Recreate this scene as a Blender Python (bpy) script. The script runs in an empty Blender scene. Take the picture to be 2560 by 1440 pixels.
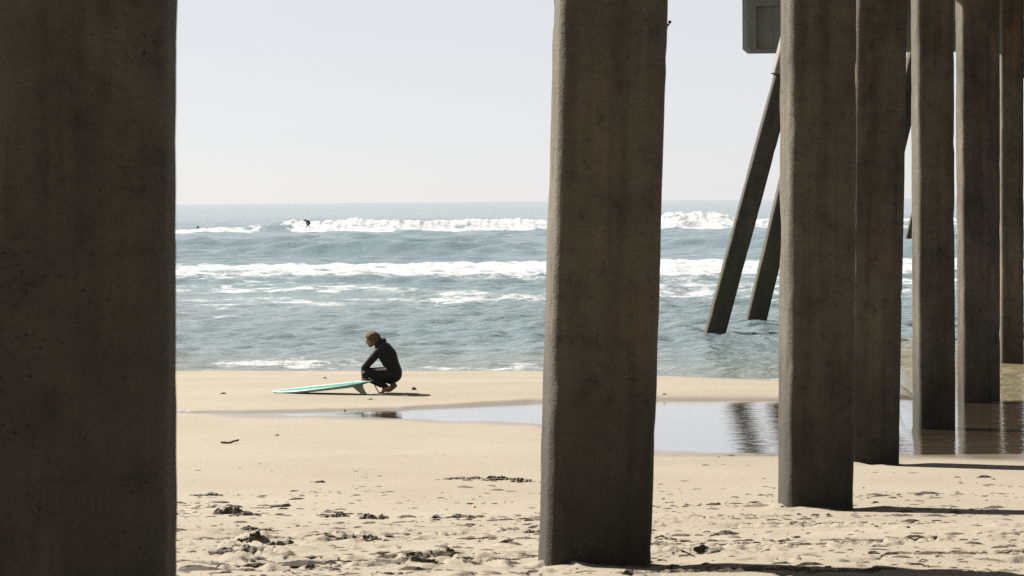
import bpy, bmesh, math, random
import numpy as np
from mathutils import Matrix, Vector, Euler

R = math.radians
scene = bpy.context.scene
col = scene.collection

# ------------------------------------------------------------------ camera
FPX = 6044.0            # focal length in photograph pixels (2560 wide)
CAM_H = 3.9             # metres above sea level
PITCH, ROLL = 2.05, -0.49
cam_d = bpy.data.cameras.new('camera')
cam_d.sensor_width = 36.0
cam_d.lens = 36.0 * FPX / 2560.0
cam_d.clip_start, cam_d.clip_end = 0.1, 60000.0
cam_d.dof.use_dof = True
cam_d.dof.focus_distance = 34.0
cam_d.dof.aperture_fstop = 13.0
cam = bpy.data.objects.new('camera', cam_d)
col.objects.link(cam)
CM = Matrix.Translation((0, 0, CAM_H)) @ Matrix.Rotation(R(90 - PITCH), 4, 'X') @ Matrix.Rotation(R(ROLL), 4, 'Z')
cam.matrix_world = CM
scene.camera = cam

# ------------------------------------------------------------------ sky, sun, exposure
SUN_EL = 42.0
SUN_AZ = -50.0          # degrees from +Y, negative = to the left
world = bpy.data.worlds.new('World')
scene.world = world
world.use_nodes = True
wn = world.node_tree
wn.nodes.clear()
sky = wn.nodes.new('ShaderNodeTexSky')
sky.sky_type = 'NISHITA'
sky.sun_disc = False
sky.sun_elevation = R(SUN_EL)
sky.sun_rotation = R(SUN_AZ)
sky.altitude = 0
sky.air_density = 1.0
sky.dust_density = 0.15
sky.ozone_density = 1.5
bg = wn.nodes.new('ShaderNodeBackground')
bg.inputs['Strength'].default_value = 0.05
wo = wn.nodes.new('ShaderNodeOutputWorld')
hs = wn.nodes.new('ShaderNodeHueSaturation'); hs.inputs['Saturation'].default_value = 0.38; hs.inputs['Value'].default_value = 0.62
hz = wn.nodes.new('ShaderNodeMix'); hz.data_type = 'RGBA'
hz.inputs[0].default_value = 0.60
hz.inputs[7].default_value = (4.85, 4.92, 5.3, 1)      # pale sea mist, the same in every direction
wn.links.new(sky.outputs[0], hs.inputs['Color'])
wn.links.new(hs.outputs[0], hz.inputs[6])
wn.links.new(hz.outputs[2], bg.inputs[0])
wn.links.new(bg.outputs[0], wo.inputs[0])

sun_d = bpy.data.lights.new('sun', 'SUN')
sun_d.energy = 5.0
sun_d.angle = R(0.5)
sun_d.color = (1.0, 0.95, 0.87)
sun = bpy.data.objects.new('sun', sun_d)
col.objects.link(sun)
sv = Vector((math.sin(R(SUN_AZ)) * math.cos(R(SUN_EL)), math.cos(R(SUN_AZ)) * math.cos(R(SUN_EL)), math.sin(R(SUN_EL))))
sun.rotation_euler = sv.to_track_quat('Z', 'Y').to_euler()
sun.location = (-20, 20, 30)

scene.view_settings.view_transform = 'Standard'
scene.view_settings.look = 'None'
scene.view_settings.exposure = 1.70
scene.view_settings.gamma = 1.0
scene.cycles.max_bounces = 6
scene.cycles.use_denoising = False      # the photograph is grainy too
scene.cycles.sample_clamp_indirect = 4.0

# ------------------------------------------------------------------ pixel helpers (place things on the ground they stand on)
CMi = CM.to_3x3()
def ray(px, py):
    return (CMi @ Vector(((px - 1280) / FPX, -(py - 720) / FPX, -1.0))).normalized()
def at_y(px, py, d):
    r = ray(px, py)
    return Vector((0, 0, CAM_H)) + r * (d / r.y)
def at_z(px, py, z):
    r = ray(px, py)
    return Vector((0, 0, CAM_H)) + r * ((z - CAM_H) / r.z)

# ------------------------------------------------------------------ noise
class Perlin:
    def __init__(self, seed):
        rs = np.random.RandomState(seed)
        p = rs.permutation(256)
        self.p = np.concatenate([p, p])
        a = rs.rand(256) * 2 * np.pi
        self.g = np.stack([np.cos(a), np.sin(a)], 1)
    def __call__(self, x, y):
        x = np.asarray(x, float); y = np.asarray(y, float)
        xi = np.floor(x).astype(np.int64); yi = np.floor(y).astype(np.int64)
        xf = x - xi; yf = y - yi
        u = xf * xf * xf * (xf * (xf * 6 - 15) + 10); v = yf * yf * yf * (yf * (yf * 6 - 15) + 10)
        X0 = xi & 255; X1 = (xi + 1) & 255; Y0 = yi & 255; Y1 = (yi + 1) & 255
        def d(a, b, dx, dy):
            g = self.g[self.p[self.p[a] + b]]
            return g[..., 0] * dx + g[..., 1] * dy
        n00 = d(X0, Y0, xf, yf); n10 = d(X1, Y0, xf - 1, yf)
        n01 = d(X0, Y1, xf, yf - 1); n11 = d(X1, Y1, xf - 1, yf - 1)
        a = n00 + u * (n10 - n00); b = n01 + u * (n11 - n01)
        return (a + v * (b - a)) * 1.5
N1, N2, N3, N4, N5 = [Perlin(s) for s in (11, 22, 33, 44, 55)]
def fbm(P, x, y, oct=4, gain=.5):
    s = 0; a = 1.0; t = 0
    for i in range(oct):
        s = s + a * P(x * 2 ** i + 17.3 * i, y * 2 ** i + 9.1 * i); t += a; a *= gain
    return s / t
def sstep(a, b, x):
    t = np.clip((x - a) / (b - a), 0, 1)
    return t * t * (3 - 2 * t)

# ------------------------------------------------------------------ generic mesh helpers
def tag(o, label=None, cat=None, group=None, kind=None):
    if label: o['label'] = label
    if cat: o['category'] = cat
    if group: o['group'] = group
    if kind: o['kind'] = kind
    return o
def mesh_obj(name, me, mat=None, parent=None, smooth=True):
    o = bpy.data.objects.new(name, me)
    col.objects.link(o)
    if mat is not None and not me.materials: me.materials.append(mat)
    if smooth: me.polygons.foreach_set('use_smooth', [True] * len(me.polygons))
    if parent is not None: o.parent = parent
    return o
def empty(name, loc):
    o = bpy.data.objects.new(name, None)
    o.empty_display_size = .2
    col.objects.link(o); o.location = loc
    return o
def grid_mesh(name, X, Y, Z, keep=None, attrs=None):
    nr, nc = X.shape
    co = np.stack([X, Y, Z], -1).reshape(-1, 3).astype(np.float32)
    idx = np.arange(nr * nc).reshape(nr, nc)
    q = np.stack([idx[:-1, :-1], idx[:-1, 1:], idx[1:, 1:], idx[1:, :-1]], -1).reshape(-1, 4)
    if keep is not None:
        k = (keep[:-1, :-1] | keep[:-1, 1:] | keep[1:, 1:] | keep[1:, :-1]).reshape(-1)
        q = q[k]
        used = np.unique(q)
        remap = np.full(nr * nc, -1); remap[used] = np.arange(len(used))
        q = remap[q]; co = co[used]
    else:
        used = slice(None)
    me = bpy.data.meshes.new(name)
    me.vertices.add(len(co)); me.vertices.foreach_set('co', co.ravel())
    me.loops.add(q.size); me.loops.foreach_set('vertex_index', q.ravel().astype(np.int32))
    me.polygons.add(len(q)); me.polygons.foreach_set('loop_start', np.arange(0, q.size, 4, dtype=np.int32))
    me.update(calc_edges=True)
    for k, v in (attrs or {}).items():
        a = me.attributes.new(k, 'FLOAT', 'POINT')
        a.data.foreach_set('value', v.reshape(-1)[used].astype(np.float32))
    return me
def pydata(name, vs, fs):
    me = bpy.data.meshes.new(name)
    me.from_pydata([tuple(v) for v in vs], [], fs); me.update()
    return me

# ------------------------------------------------------------------ materials
class NT:
    def __init__(self, name):
        self.m = bpy.data.materials.new(name); self.m.use_nodes = True
        self.t = self.m.node_tree
        self.p = self.t.nodes['Principled BSDF']
        self.co = None
    def n(self, typ, **kw):
        x = self.t.nodes.new(typ)
        for k, v in kw.items(): setattr(x, k, v)
        return x
    def l(self, a, b): self.t.links.new(a, b)
    def obj(self):
        if self.co is None: self.co = self.n('ShaderNodeTexCoord').outputs['Object']
        return self.co
    def mapped(self, scale, src=None):
        mp = self.n('ShaderNodeMapping'); mp.inputs['Scale'].default_value = scale
        self.l(src or self.obj(), mp.inputs[0]); return mp.outputs[0]
    def noise(self, scale, detail=4, rough=.55, vec=None, dist=0):
        x = self.n('ShaderNodeTexNoise')
        x.inputs['Scale'].default_value = scale; x.inputs['Detail'].default_value = detail
        x.inputs['Roughness'].default_value = rough; x.inputs['Distortion'].default_value = dist
        self.l(vec or self.obj(), x.inputs['Vector']); return x.outputs['Fac']
    def ramp(self, fac, stops):
        x = self.n('ShaderNodeValToRGB'); e = x.color_ramp.elements
        while len(e) < len(stops): e.new(.5)
        for i, (p, c) in enumerate(stops):
            e[i].position = p
            e[i].color = (c, c, c, 1) if isinstance(c, (int, float)) else (*c, 1)
        self.l(fac, x.inputs[0]); return x.outputs[0]
    def mix(self, fac, a, b, mode='MIX'):
        x = self.n('ShaderNodeMix', data_type='RGBA', blend_type=mode)
        for s, v in ((0, fac), (6, a), (7, b)):
            if isinstance(v, (int, float)): x.inputs[s].default_value = v
            elif isinstance(v, tuple): x.inputs[s].default_value = (*v, 1)
            else: self.l(v, x.inputs[s])
        return x.outputs[2]
    def math(self, op, a, b=0.0, clamp=False):
        x = self.n('ShaderNodeMath', operation=op); x.use_clamp = clamp
        for i, v in enumerate((a, b)):
            if isinstance(v, (int, float)): x.inputs[i].default_value = v
            else: self.l(v, x.inputs[i])
        return x.outputs[0]
    def attr(self, name):
        x = self.n('ShaderNodeAttribute'); x.attribute_name = name; return x.outputs['Fac']
    def bump(self, h, strength=.5, dist=.02, normal=None):
        x = self.n('ShaderNodeBump'); x.inputs['Strength'].default_value = strength
        x.inputs['Distance'].default_value = dist
        self.l(h, x.inputs['Height'])
        if normal is not None: self.l(normal, x.inputs['Normal'])
        self.l(x.outputs[0], self.p.inputs['Normal']); return x.outputs[0]
    def set(self, sock, v):
        s = self.p.inputs[sock]
        if isinstance(v, (int, float)): s.default_value = v
        elif isinstance(v, tuple): s.default_value = (*v, 1)
        else: self.l(v, s)

def simple(name, c, rough=.6, var=.25, scale=20, bump=0):
    t = NT(name)
    n = t.noise(scale, 4)
    t.set('Base Color', t.ramp(n, [(.3, tuple(x * (1 - var) for x in c)), (.7, tuple(min(1, x * (1 + var)) for x in c))]))
    t.set('Roughness', rough)
    if bump: t.bump(n, .5, bump)
    return t.m

def mat_sand():
    t = NT('sand')
    big = t.noise(.35, 5, .6); fine = t.noise(60, 3, .7); grain = t.noise(260, 2, .8)
    streak = t.noise(1.0, 5, .65, t.mapped((1.2, 6.0, 1)))
    c = t.ramp(big, [(.3, (.182, .158, .120)), (.7, (.214, .189, .146))])
    c = t.mix(t.ramp(streak, [(.58, 0.0), (.75, .35)]), c, (.135, .107, .073))
    c = t.mix(t.math('MULTIPLY', t.ramp(grain, [(.35, 1.0), (.5, 0.0)]), .30), c, (.07, .055, .04))
    wet = t.attr('wet')
    c = t.mix(t.math('MULTIPLY', wet, .75), c, (.095, .073, .05))
    t.set('Base Color', c)
    r = t.n('ShaderNodeMapRange'); t.l(wet, r.inputs[0])
    r.inputs[3].default_value = .95; r.inputs[4].default_value = .16
    t.set('Roughness', r.outputs[0])
    s = t.n('ShaderNodeMapRange'); t.l(wet, s.inputs[0]); s.inputs[3].default_value = .1; s.inputs[4].default_value = .5
    t.set('Specular IOR Level', s.outputs[0])
    dry = t.math('SUBTRACT', 1.0, t.math('MULTIPLY', wet, .93))
    h = t.math('MULTIPLY', t.math('ADD', t.math('MULTIPLY', fine, 1.0), t.math('MULTIPLY', streak, .6)), dry)
    t.bump(h, .55, .012)
    return t.m

def mat_film():
    t = NT('shallow_water_film')
    t.set('Base Color', (.055, .043, .028)); t.set('IOR', 1.333); t.set('Roughness', .03); t.set('Coat Weight', .8); t.set('Coat Roughness', .03)
    n = t.noise(1.0, 4, .6, t.mapped((1.1, 3.2, 1))); n2 = t.noise(1.0, 3, .6, t.mapped((5, 11, 1)))
    fl = t.math('ADD', .9, t.math('MULTIPLY', t.attr('flow'), 2.6))
    t.l(t.bump(t.math('MULTIPLY', t.math('ADD', n, t.math('MULTIPLY', n2, .3)), fl), .4, .011), t.p.inputs['Coat Normal'])
    return t.m

def mat_sea():
    t = NT('sea_water')
    foam = t.attr('foam'); silt = t.attr('silt')
    a = t.noise(.33, 8, .72); b = t.noise(1.0, 5, .7, t.mapped((2.6, 3.4, 3)))
    f = t.math('ADD', t.math('ADD', t.math('MULTIPLY', a, .65), t.math('MULTIPLY', b, .35)), t.math('MULTIPLY', t.math('SUBTRACT', foam, .5), .42))
    f = t.ramp(f, [(.46, 0.0), (.58, 1.0)])
    water = t.mix(silt, (.080, .115, .120), (.13, .11, .066))
    t.set('Base Color', t.mix(f, water, t.ramp(t.noise(.8, 6, .7), [(.38, (.17, .185, .195)), (.58, (.34, .343, .342))])))
    t.set('IOR', 1.333)
    r = t.n('ShaderNodeMapRange'); t.l(f, r.inputs[0]); r.inputs[3].default_value = .09; r.inputs[4].default_value = .85
    t.set('Roughness', r.outputs[0])
    n = t.noise(1.0, 5, .62, t.mapped((.55, 1.0, 1))); n2 = t.noise(1.0, 4, .6, t.mapped((2.2, 3.6, 1)))
    h = t.math('ADD', t.math('MULTIPLY', n, 1.0), t.math('MULTIPLY', n2, .8))
    t.bump(h, .85, .14)
    return t.m

def mat_concrete(name, dark, light, bands=True):
    t = NT(name)
    src = t.n('ShaderNodeTexCoord').outputs['Object']; t.co = src
    oi = t.n('ShaderNodeObjectInfo')
    add = t.n('ShaderNodeVectorMath', operation='ADD')
    comb = t.n('ShaderNodeCombineXYZ'); rnd = t.math('MULTIPLY', oi.outputs['Random'], 40.0)
    t.l(rnd, comb.inputs[0]); t.l(rnd, comb.inputs[2])
    t.l(src, add.inputs[0]); t.l(comb.outputs[0], add.inputs[1]); v = add.outputs[0]
    big = t.noise(1.1, 6, .65, t.mapped((1, 1, .7), v)); mid = t.noise(9, 5, .7, v); fine = t.noise(70, 3, .7, v)
    run = t.noise(1.0, 5, .65, t.mapped((7, 7, .35), v))
    c = t.ramp(t.math('ADD', t.math('MULTIPLY', big, .7), t.math('MULTIPLY', t.noise(4.5, 6, .7, v), .3)), [(.34, dark), (.64, light)])
    c = t.mix(t.ramp(run, [(.5, 0.0), (.72, .55)]), c, tuple(x * .45 for x in dark))
    c = t.mix(t.ramp(run, [(.26, .5), (.42, 0.0)]), c, tuple(min(1, x * 1.35) for x in light))
    c = t.mix(t.math('MULTIPLY', t.ramp(mid, [(.32, 1.0), (.44, 0.0)]), .40), c, tuple(x * .5 for x in dark))
    pv = t.n('ShaderNodeTexVoronoi'); pv.inputs['Scale'].default_value = 30; pv.inputs['Randomness'].default_value = 1; t.l(v, pv.inputs['Vector'])
    pore = t.math('MULTIPLY', t.math('LESS_THAN', t.math('ADD', pv.outputs['Distance'], t.math('MULTIPLY', fine, .12)), .20), t.ramp(t.noise(2.4, 3, .6, v), [(.48, 0.0), (.6, 1.0)]))
    c = t.mix(t.math('MULTIPLY', pore, .85), c, (.018, .016, .014))
    c = t.mix(t.math('MULTIPLY', t.ramp(fine, [(.25, 1.0), (.42, 0.0)]), .7), c, (.03, .028, .025))
    rust = t.noise(.8, 4, .6, t.mapped((1.6, 1.6, .5), v))
    c = t.mix(t.math('MULTIPLY', t.ramp(rust, [(.62, 0.0), (.75, 1.0)]), .45), c, (.20, .10, .045))
    # pour joints
    sep = t.n('ShaderNodeSeparateXYZ'); t.l(src, sep.inputs[0]); z = sep.outputs[2]
    jn = t.math('ADD', z, t.math('MULTIPLY', t.math('SUBTRACT', mid, .5), .06))
    jm = t.math('LESS_THAN', t.math('ABSOLUTE', t.math('SUBTRACT', t.math('PINGPONG', jn, 1.35), .67)), .007)
    c = t.mix(t.math('MULTIPLY', jm, .12), c, tuple(x * .35 for x in dark))
    if bands:   # tide stain and barnacle specks on the foot of the pile
        lo = t.n('ShaderNodeMapRange'); t.l(t.math('ADD', z, t.math('MULTIPLY', big, .8)), lo.inputs[0])
        lo.inputs[1].default_value = .5; lo.inputs[2].default_value = 2.1; lo.inputs[3].default_value = .72; lo.inputs[4].default_value = 0
        c = t.mix(lo.outputs[0], c, tuple(x * .42 for x in dark))
        vor = t.n('ShaderNodeTexVoronoi'); vor.inputs['Scale'].default_value = 75; t.l(v, vor.inputs['Vector'])
        bz = t.n('ShaderNodeMapRange'); t.l(z, bz.inputs[0])
        bz.inputs[1].default_value = .15; bz.inputs[2].default_value = 1.0; bz.inputs[3].default_value = 1; bz.inputs[4].default_value = 0
        spk = t.math('MULTIPLY', t.math('LESS_THAN', vor.outputs['Distance'], .22), t.math('MULTIPLY', bz.outputs[0], t.ramp(t.noise(2.2, 3, .6, v), [(.55, 0.0), (.7, .6)])))
        c = t.mix(t.math('MULTIPLY', spk, .7), c, (.40, .38, .34))
    t.set('Base Color', c); t.set('Roughness', .92); t.set('Specular IOR Level', .2)
    h = t.math('ADD', t.math('ADD', t.math('MULTIPLY', mid, .8), t.math('MULTIPLY', fine, .5)), t.math('MULTIPLY', pore, -.8))
    t.bump(h, .8, .018)
    return t.m

def mat_raked():
    m = mat_concrete('raked_pile_concrete', (.030, .027, .022), (.075, .065, .05), False)
    t = m.node_tree; p = t.nodes['Principled BSDF']
    src = p.inputs['Base Color'].links[0].from_socket
    tc = t.nodes.new('ShaderNodeTexCoord'); sep = t.nodes.new('ShaderNodeSeparateXYZ'); t.links.new(tc.outputs['Object'], sep.inputs[0])
    no = t.nodes.new('ShaderNodeTexNoise'); no.inputs['Scale'].default_value = 1.6; t.links.new(tc.outputs['Object'], no.inputs['Vector'])
    ad = t.nodes.new('ShaderNodeMath'); ad.operation = 'ADD'; t.links.new(sep.outputs[2], ad.inputs[0]); t.links.new(no.outputs[0], ad.inputs[1])
    cr = t.nodes.new('ShaderNodeValToRGB')
    mr = t.nodes.new('ShaderNodeMapRange'); mr.inputs[1].default_value = 0; mr.inputs[2].default_value = 5
    t.links.new(ad.outputs[0], mr.inputs[0]); t.links.new(mr.outputs[0], cr.inputs[0])
    e = cr.color_ramp.elements
    e[0].position = .2; e[0].color = (.55, .55, .55, 1); e[1].position = .75; e[1].color = (0, 0, 0, 1)
    c2 = t.nodes.new('ShaderNodeValToRGB'); t.links.new(mr.outputs[0], c2.inputs[0])
    e = c2.color_ramp.elements
    e[0].position = .22; e[0].color = (.045, .035, .025, 1); e[1].position = .42; e[1].color = (.05, .065, .018, 1)
    mx = t.nodes.new('ShaderNodeMix'); mx.data_type = 'RGBA'
    t.links.new(cr.outputs[0], mx.inputs[0]); t.links.new(src, mx.inputs[6]); t.links.new(c2.outputs[0], mx.inputs[7])
    t.links.new(mx.outputs[2], p.inputs['Base Color'])
    return m

M_SAND, M_FILM, M_SEA = mat_sand(), mat_film(), mat_sea()
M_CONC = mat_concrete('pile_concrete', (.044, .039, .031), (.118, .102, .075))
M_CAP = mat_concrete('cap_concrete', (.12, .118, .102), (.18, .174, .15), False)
M_RAKE = mat_raked()

# ------------------------------------------------------------------ the beach
prof_d = np.array([-200, -60, -5, 0, 6, 11.6, 18.1, 24.5, 27.4, 31, 34, 36.3, 37.6, 39.5, 45, 52, 57, 62, 80, 120])
prof_v = np.array([-.6, .75, .93, 1.0, 1.32, 1.765, 2.335, 2.70, 2.836, 2.90, 2.945, 2.965, 2.965, 3.03, 3.31, 3.63, 3.91, 4.17, 5.2, 7.0])
_fd = np.arange(-200, 120, .05)
_fv = np.interp(_fd, prof_d, prof_v)
_k = np.exp(-np.linspace(-2, 2, 25) ** 2); _k /= _k.sum()
_fv = np.convolve(np.pad(_fv, 12, mode='edge'), _k, mode='valid')
def hor(px): return 504.0 - (px - 1280) * math.tan(R(-ROLL))
FILM0, FILMS = 2.85, .020
def film_d(px, py):
    return (FILM0 - FILMS * 28) / ((np.asarray(py, float) - hor(np.asarray(px, float))) / FPX - FILMS)
_npx = np.array([-200, 300, 450, 700, 1000, 1330, 1400, 1480, 1650, 1940, 2260, 2560, 2900], float)
_npy = np.array([1016, 1026, 1032, 1037, 1049, 1058, 1075, 1104, 1127, 1140, 1150, 1162, 1172], float)
_fpx = np.array([-200, 300, 450, 700, 1000, 1330, 1650, 1940, 2230, 2560, 2900], float)
_fpy = np.array([1022, 1028, 1035, 1031, 1025, 1007, 1001, 1002, 996, 985, 980], float)
_ndd, _fdd = film_d(_npx, _npy), film_d(_fpx, _fpy)
_chd = np.array([20, 27, 31, 37.6, 44, 50, 60, 80, 120], float)
_chv = np.array([2.4, 2.86, 2.98, 3.20, 3.80, 4.1, 4.5, 5.4, 7.0])
prints, scour = [], [(.51, 11.9), (2.32, 18.4), (3.75, 24.7)]
lumps = []   # (x, d, radius_x, radius_d, height, seed)
def PX(x, d): return 1280 + x / np.maximum(d, 1.0) * FPX
def film_drop(x, d):
    px = PX(x, d)
    w = sstep(2230, 2330, px) * sstep(28, 31, d)
    f = FILM0 + FILMS * (d - 28)
    return f + w * (np.maximum(f, np.interp(d, _chd, _chv) - .02) - f)
def beach(x, d, detail=True):
    x = np.asarray(x, float); d = np.asarray(d, float)
    px = PX(x, d)
    dw = d + .55 * N2(x * .12, d * .05) * sstep(38, 50, d) - np.interp(px, [0, 445, 1340, 1930, 2300], [0, 0, -1.2, -5.0, -6]) * sstep(40, 50, d)
    drop = np.interp(dw, _fd, _fv)
    wob = .35 * N1(x * .45, d * .3) + .2 * N2(x * 1.7, d * .9)
    dn, df = np.interp(px, _npx, _ndd) + wob * 1.2, np.interp(px, _fpx, _fdd) + wob * .35
    s = np.minimum(d - dn, df - d)
    near = (d - dn) < (df - d)
    w = sstep(2230, 2330, px)
    fd_ = film_drop(x, d)
    k = np.where(near, .022, .25)
    basin = np.where(s > 0, np.minimum(.05, .03 * s), k * s)     # below film when >0
    drop_pool = np.maximum(drop, fd_ + basin)
    ch = np.interp(d, _chd, _chv)
    drop2 = np.where((d > 26) & (d < 39), drop_pool, drop)
    drop2 = drop2 + w * sstep(28, 31, d) * (np.maximum(ch, drop) - drop2)
    wet = np.where(near, sstep(-1.6, -.05, s), sstep(-.22, -.02, s)) * (d > 24) * .95
    wet = np.maximum(wet, w * sstep(26.5, 28, d))
    sea_lvl = CAM_H - drop2
    wet = np.maximum(wet, .75 * sstep(.12, .0, sea_lvl) * (d > 42))
    z = CAM_H - drop2
    z = z + .02 * fbm(N1, x * .3, d * .22, 3) * (1 - .85 * sstep(23, 27, d))
    if detail:
        a = sstep(21.5, 17, d) * (d > -5)
        # faint along-shore scarps and foot-churned patches
        st = fbm(N3, x * .55 + d * .12, d * 1.7, 4)
        z = z + a * .010 * sstep(.12, .30, st) + .004 * a * fbm(N4, x * 4, d * 4, 3)
        ch_ = fbm(N4, x * 1.3 + 5, d * 1.3, 4)
        dens = sstep(17.5, 12.2, d) * (.55 + .6 * sstep(0.2, -1.6, x - .06 * d))
        z = z + dens * .03 * sstep(.17, .25, ch_ ) * (.5 + .8 * N1(x * 5, d * 5))
        ft = fbm(N5, x * 2.6, d * 2.3 + 3, 3)
        z = z - dens * .026 * sstep(.26, .36, ft)
        z = z + .0015 * fbm(N2, x * 9, d * 9, 2) * (d < 27)
        for (fx, fd_c, fa, fdep) in prints:
            sel = (np.abs(x - fx) < .4) & (np.abs(d - fd_c) < .4)
            if sel.any():
                ux, ud = x[sel] - fx, d[sel] - fd_c
                a1 = (ux * math.cos(fa) + ud * math.sin(fa)) / .055; b1 = (-ux * math.sin(fa) + ud * math.cos(fa)) / .15
                q = np.sqrt(a1 ** 2 + b1 ** 2) + .25 * N4(ux * 14 + fx, ud * 14)
                z[sel] += fdep * (-1.0 * sstep(1.15, .7, q) + .75 * np.exp(-((q - 1.35) / .25) ** 2))
        for (sx_, sd_) in scour:
            sel = (np.abs(x - sx_) < 1.0) & (np.abs(d - sd_) < 1.0)
            if sel.any():
                ux, ud = x[sel] - sx_, d[sel] - sd_
                rr_ = np.maximum(np.abs(ux), np.abs(ud)) * .6 + .4 * np.hypot(ux, ud)
                nn_ = .5 + .9 * N3(ux * 4 + sx_, ud * 4)
                z[sel] += .035 * nn_ * sstep(.35, -.25, ux) * np.exp(-((rr_ - .36) / .14) ** 2) - .03 * sstep(-.1, .3, ux) * np.exp(-(rr_ / .42) ** 4)
        for (lx, ld, rx, rd, hh, sd) in lumps:
            u = (x - lx) / rx; v = (d - ld) / rd
            m = np.exp(-(u * u + v * v) * 1.3)
            sel = m > .01
            if sel.any():
                nn = np.zeros_like(z)
                nn[sel] = .45 + 1.1 * np.abs(fbm(N3, x[sel] * 7 + sd, d[sel] * 5 - sd, 3))
                z = z + hh * m * nn
    return z, wet
def ground(x, d): return float(beach(np.array([x]), np.array([d]))[0][0])
def on_beach(px, py):
    """point where the pixel's ray meets the sand"""
    r = ray(px, py); o = Vector((0, 0, CAM_H))
    lo, hi = 4.0, 75.0
    ts = np.linspace(lo, hi, 1500)
    xs, ds, zs = r.x / r.y * ts, ts, CAM_H + r.z / r.y * ts
    g = beach(xs, ds, False)[0]
    i = int(np.argmax(zs < g)) if (zs < g).any() else 1499
    d = ts[i]
    return Vector((r.x / r.y * d, d, ground(r.x / r.y * d, d)))

# sand mounds scuffed up around the pile feet and the larger heaps in the foreground
def add_lump(px, py, wpx, h, rd=.22, sd=0):
    p = on_beach(px, py); lumps.append((p.x, p.y, wpx / 2 * p.y / FPX, rd, h, sd))
for i, a in enumerate([(640, 1352, 130, .065, .2), (560, 1278, 80, .03, .15), (905, 1292, 130, .03, .15), (1110, 1395, 110, .04, .2),
                       (560, 1385, 200, .03, .25), (1200, 1408, 120, .025, .2), (830, 1345, 150, .02, .2), (730, 1265, 60, .014, .12),
                       (540, 1240, 90, .012, .15), (1815, 1334, 70, .016, .12), (1770, 1380, 70, .014, .12), (1265, 1205, 200, .02, .18)]):
    add_lump(*a, sd=i * 3.7)

_pr = random.Random(12)
for (x0, y0, ax_, ay_, n_) in ((-1.5, 12.2, .55, .10, 6), (-1.7, 13.6, .42, .42, 9), (.9, 12.6, .5, .35, 6), (-.2, 11.6, -.35, .5, 7), (1.4, 15.4, .6, -.1, 4), (-2.4, 15.2, .62, .02, 8), (-1.2, 11.7, .3, .02, 4)):
    for q_ in range(n_):
        sd_ = .09 if q_ % 2 else -.09
        ln_ = math.hypot(ax_, ay_)
        prints.append((x0 + ax_ * q_ - ay_ / ln_ * sd_ + _pr.uniform(-.05, .05), y0 + ay_ * q_ + ax_ / ln_ * sd_ + _pr.uniform(-.08, .08), math.atan2(-ax_, ay_) + _pr.uniform(-.2, .2), _pr.uniform(.018, .034)))

def cols(inner, n, outer, m):
    """column parameter -1..1 inside, growing steps outside"""
    u = np.linspace(-1, 1, n)
    g = np.geomspace(.02, 1, m)
    return u, g
def build_beach():
    rows = np.concatenate([np.linspace(-180, -8, 16), np.linspace(-6, 9.5, 24), np.exp(np.arange(math.log(10.3), math.log(64), .0026)), np.linspace(66, 110, 10)])
    u, g = cols(0, 640, 0, 22)
    inner = np.maximum(.245 * np.maximum(rows, 0), 3.0)
    Xi = inner[:, None] * u[None, :]
    Xr = inner[:, None] + (260 - inner[:, None]) * g[None, :]
    X = np.concatenate([-Xr[:, ::-1], Xi, Xr], 1)
    D = np.repeat(rows[:, None], X.shape[1], 1)
    z, wet = beach(X, D)
    me = grid_mesh('beach_sand', X, D, z, None, {'wet': wet})
    tag(mesh_obj('beach', me, M_SAND), kind='structure')
    # shallow run-off water lying in the trough of the beach
    rows = np.linspace(25.5, 47, 200)
    t = np.linspace(-.2, .3, 260)
    D = np.repeat(rows[:, None], len(t), 1); X = D * t[None, :]
    zb, _ = beach(X, D)
    zf = CAM_H - film_drop(X, D)
    px = PX(X, D)
    keep = (zf > zb) & ((D < 38.5) | (px > 2240)) & (px < 2900) & (px > 590)
    me = grid_mesh('tide_pool', X, D, zf, keep, {'flow': sstep(2200, 2330, px)})
    tag(mesh_obj('tide_pool', me, M_FILM), kind='structure')
build_beach()

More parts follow.
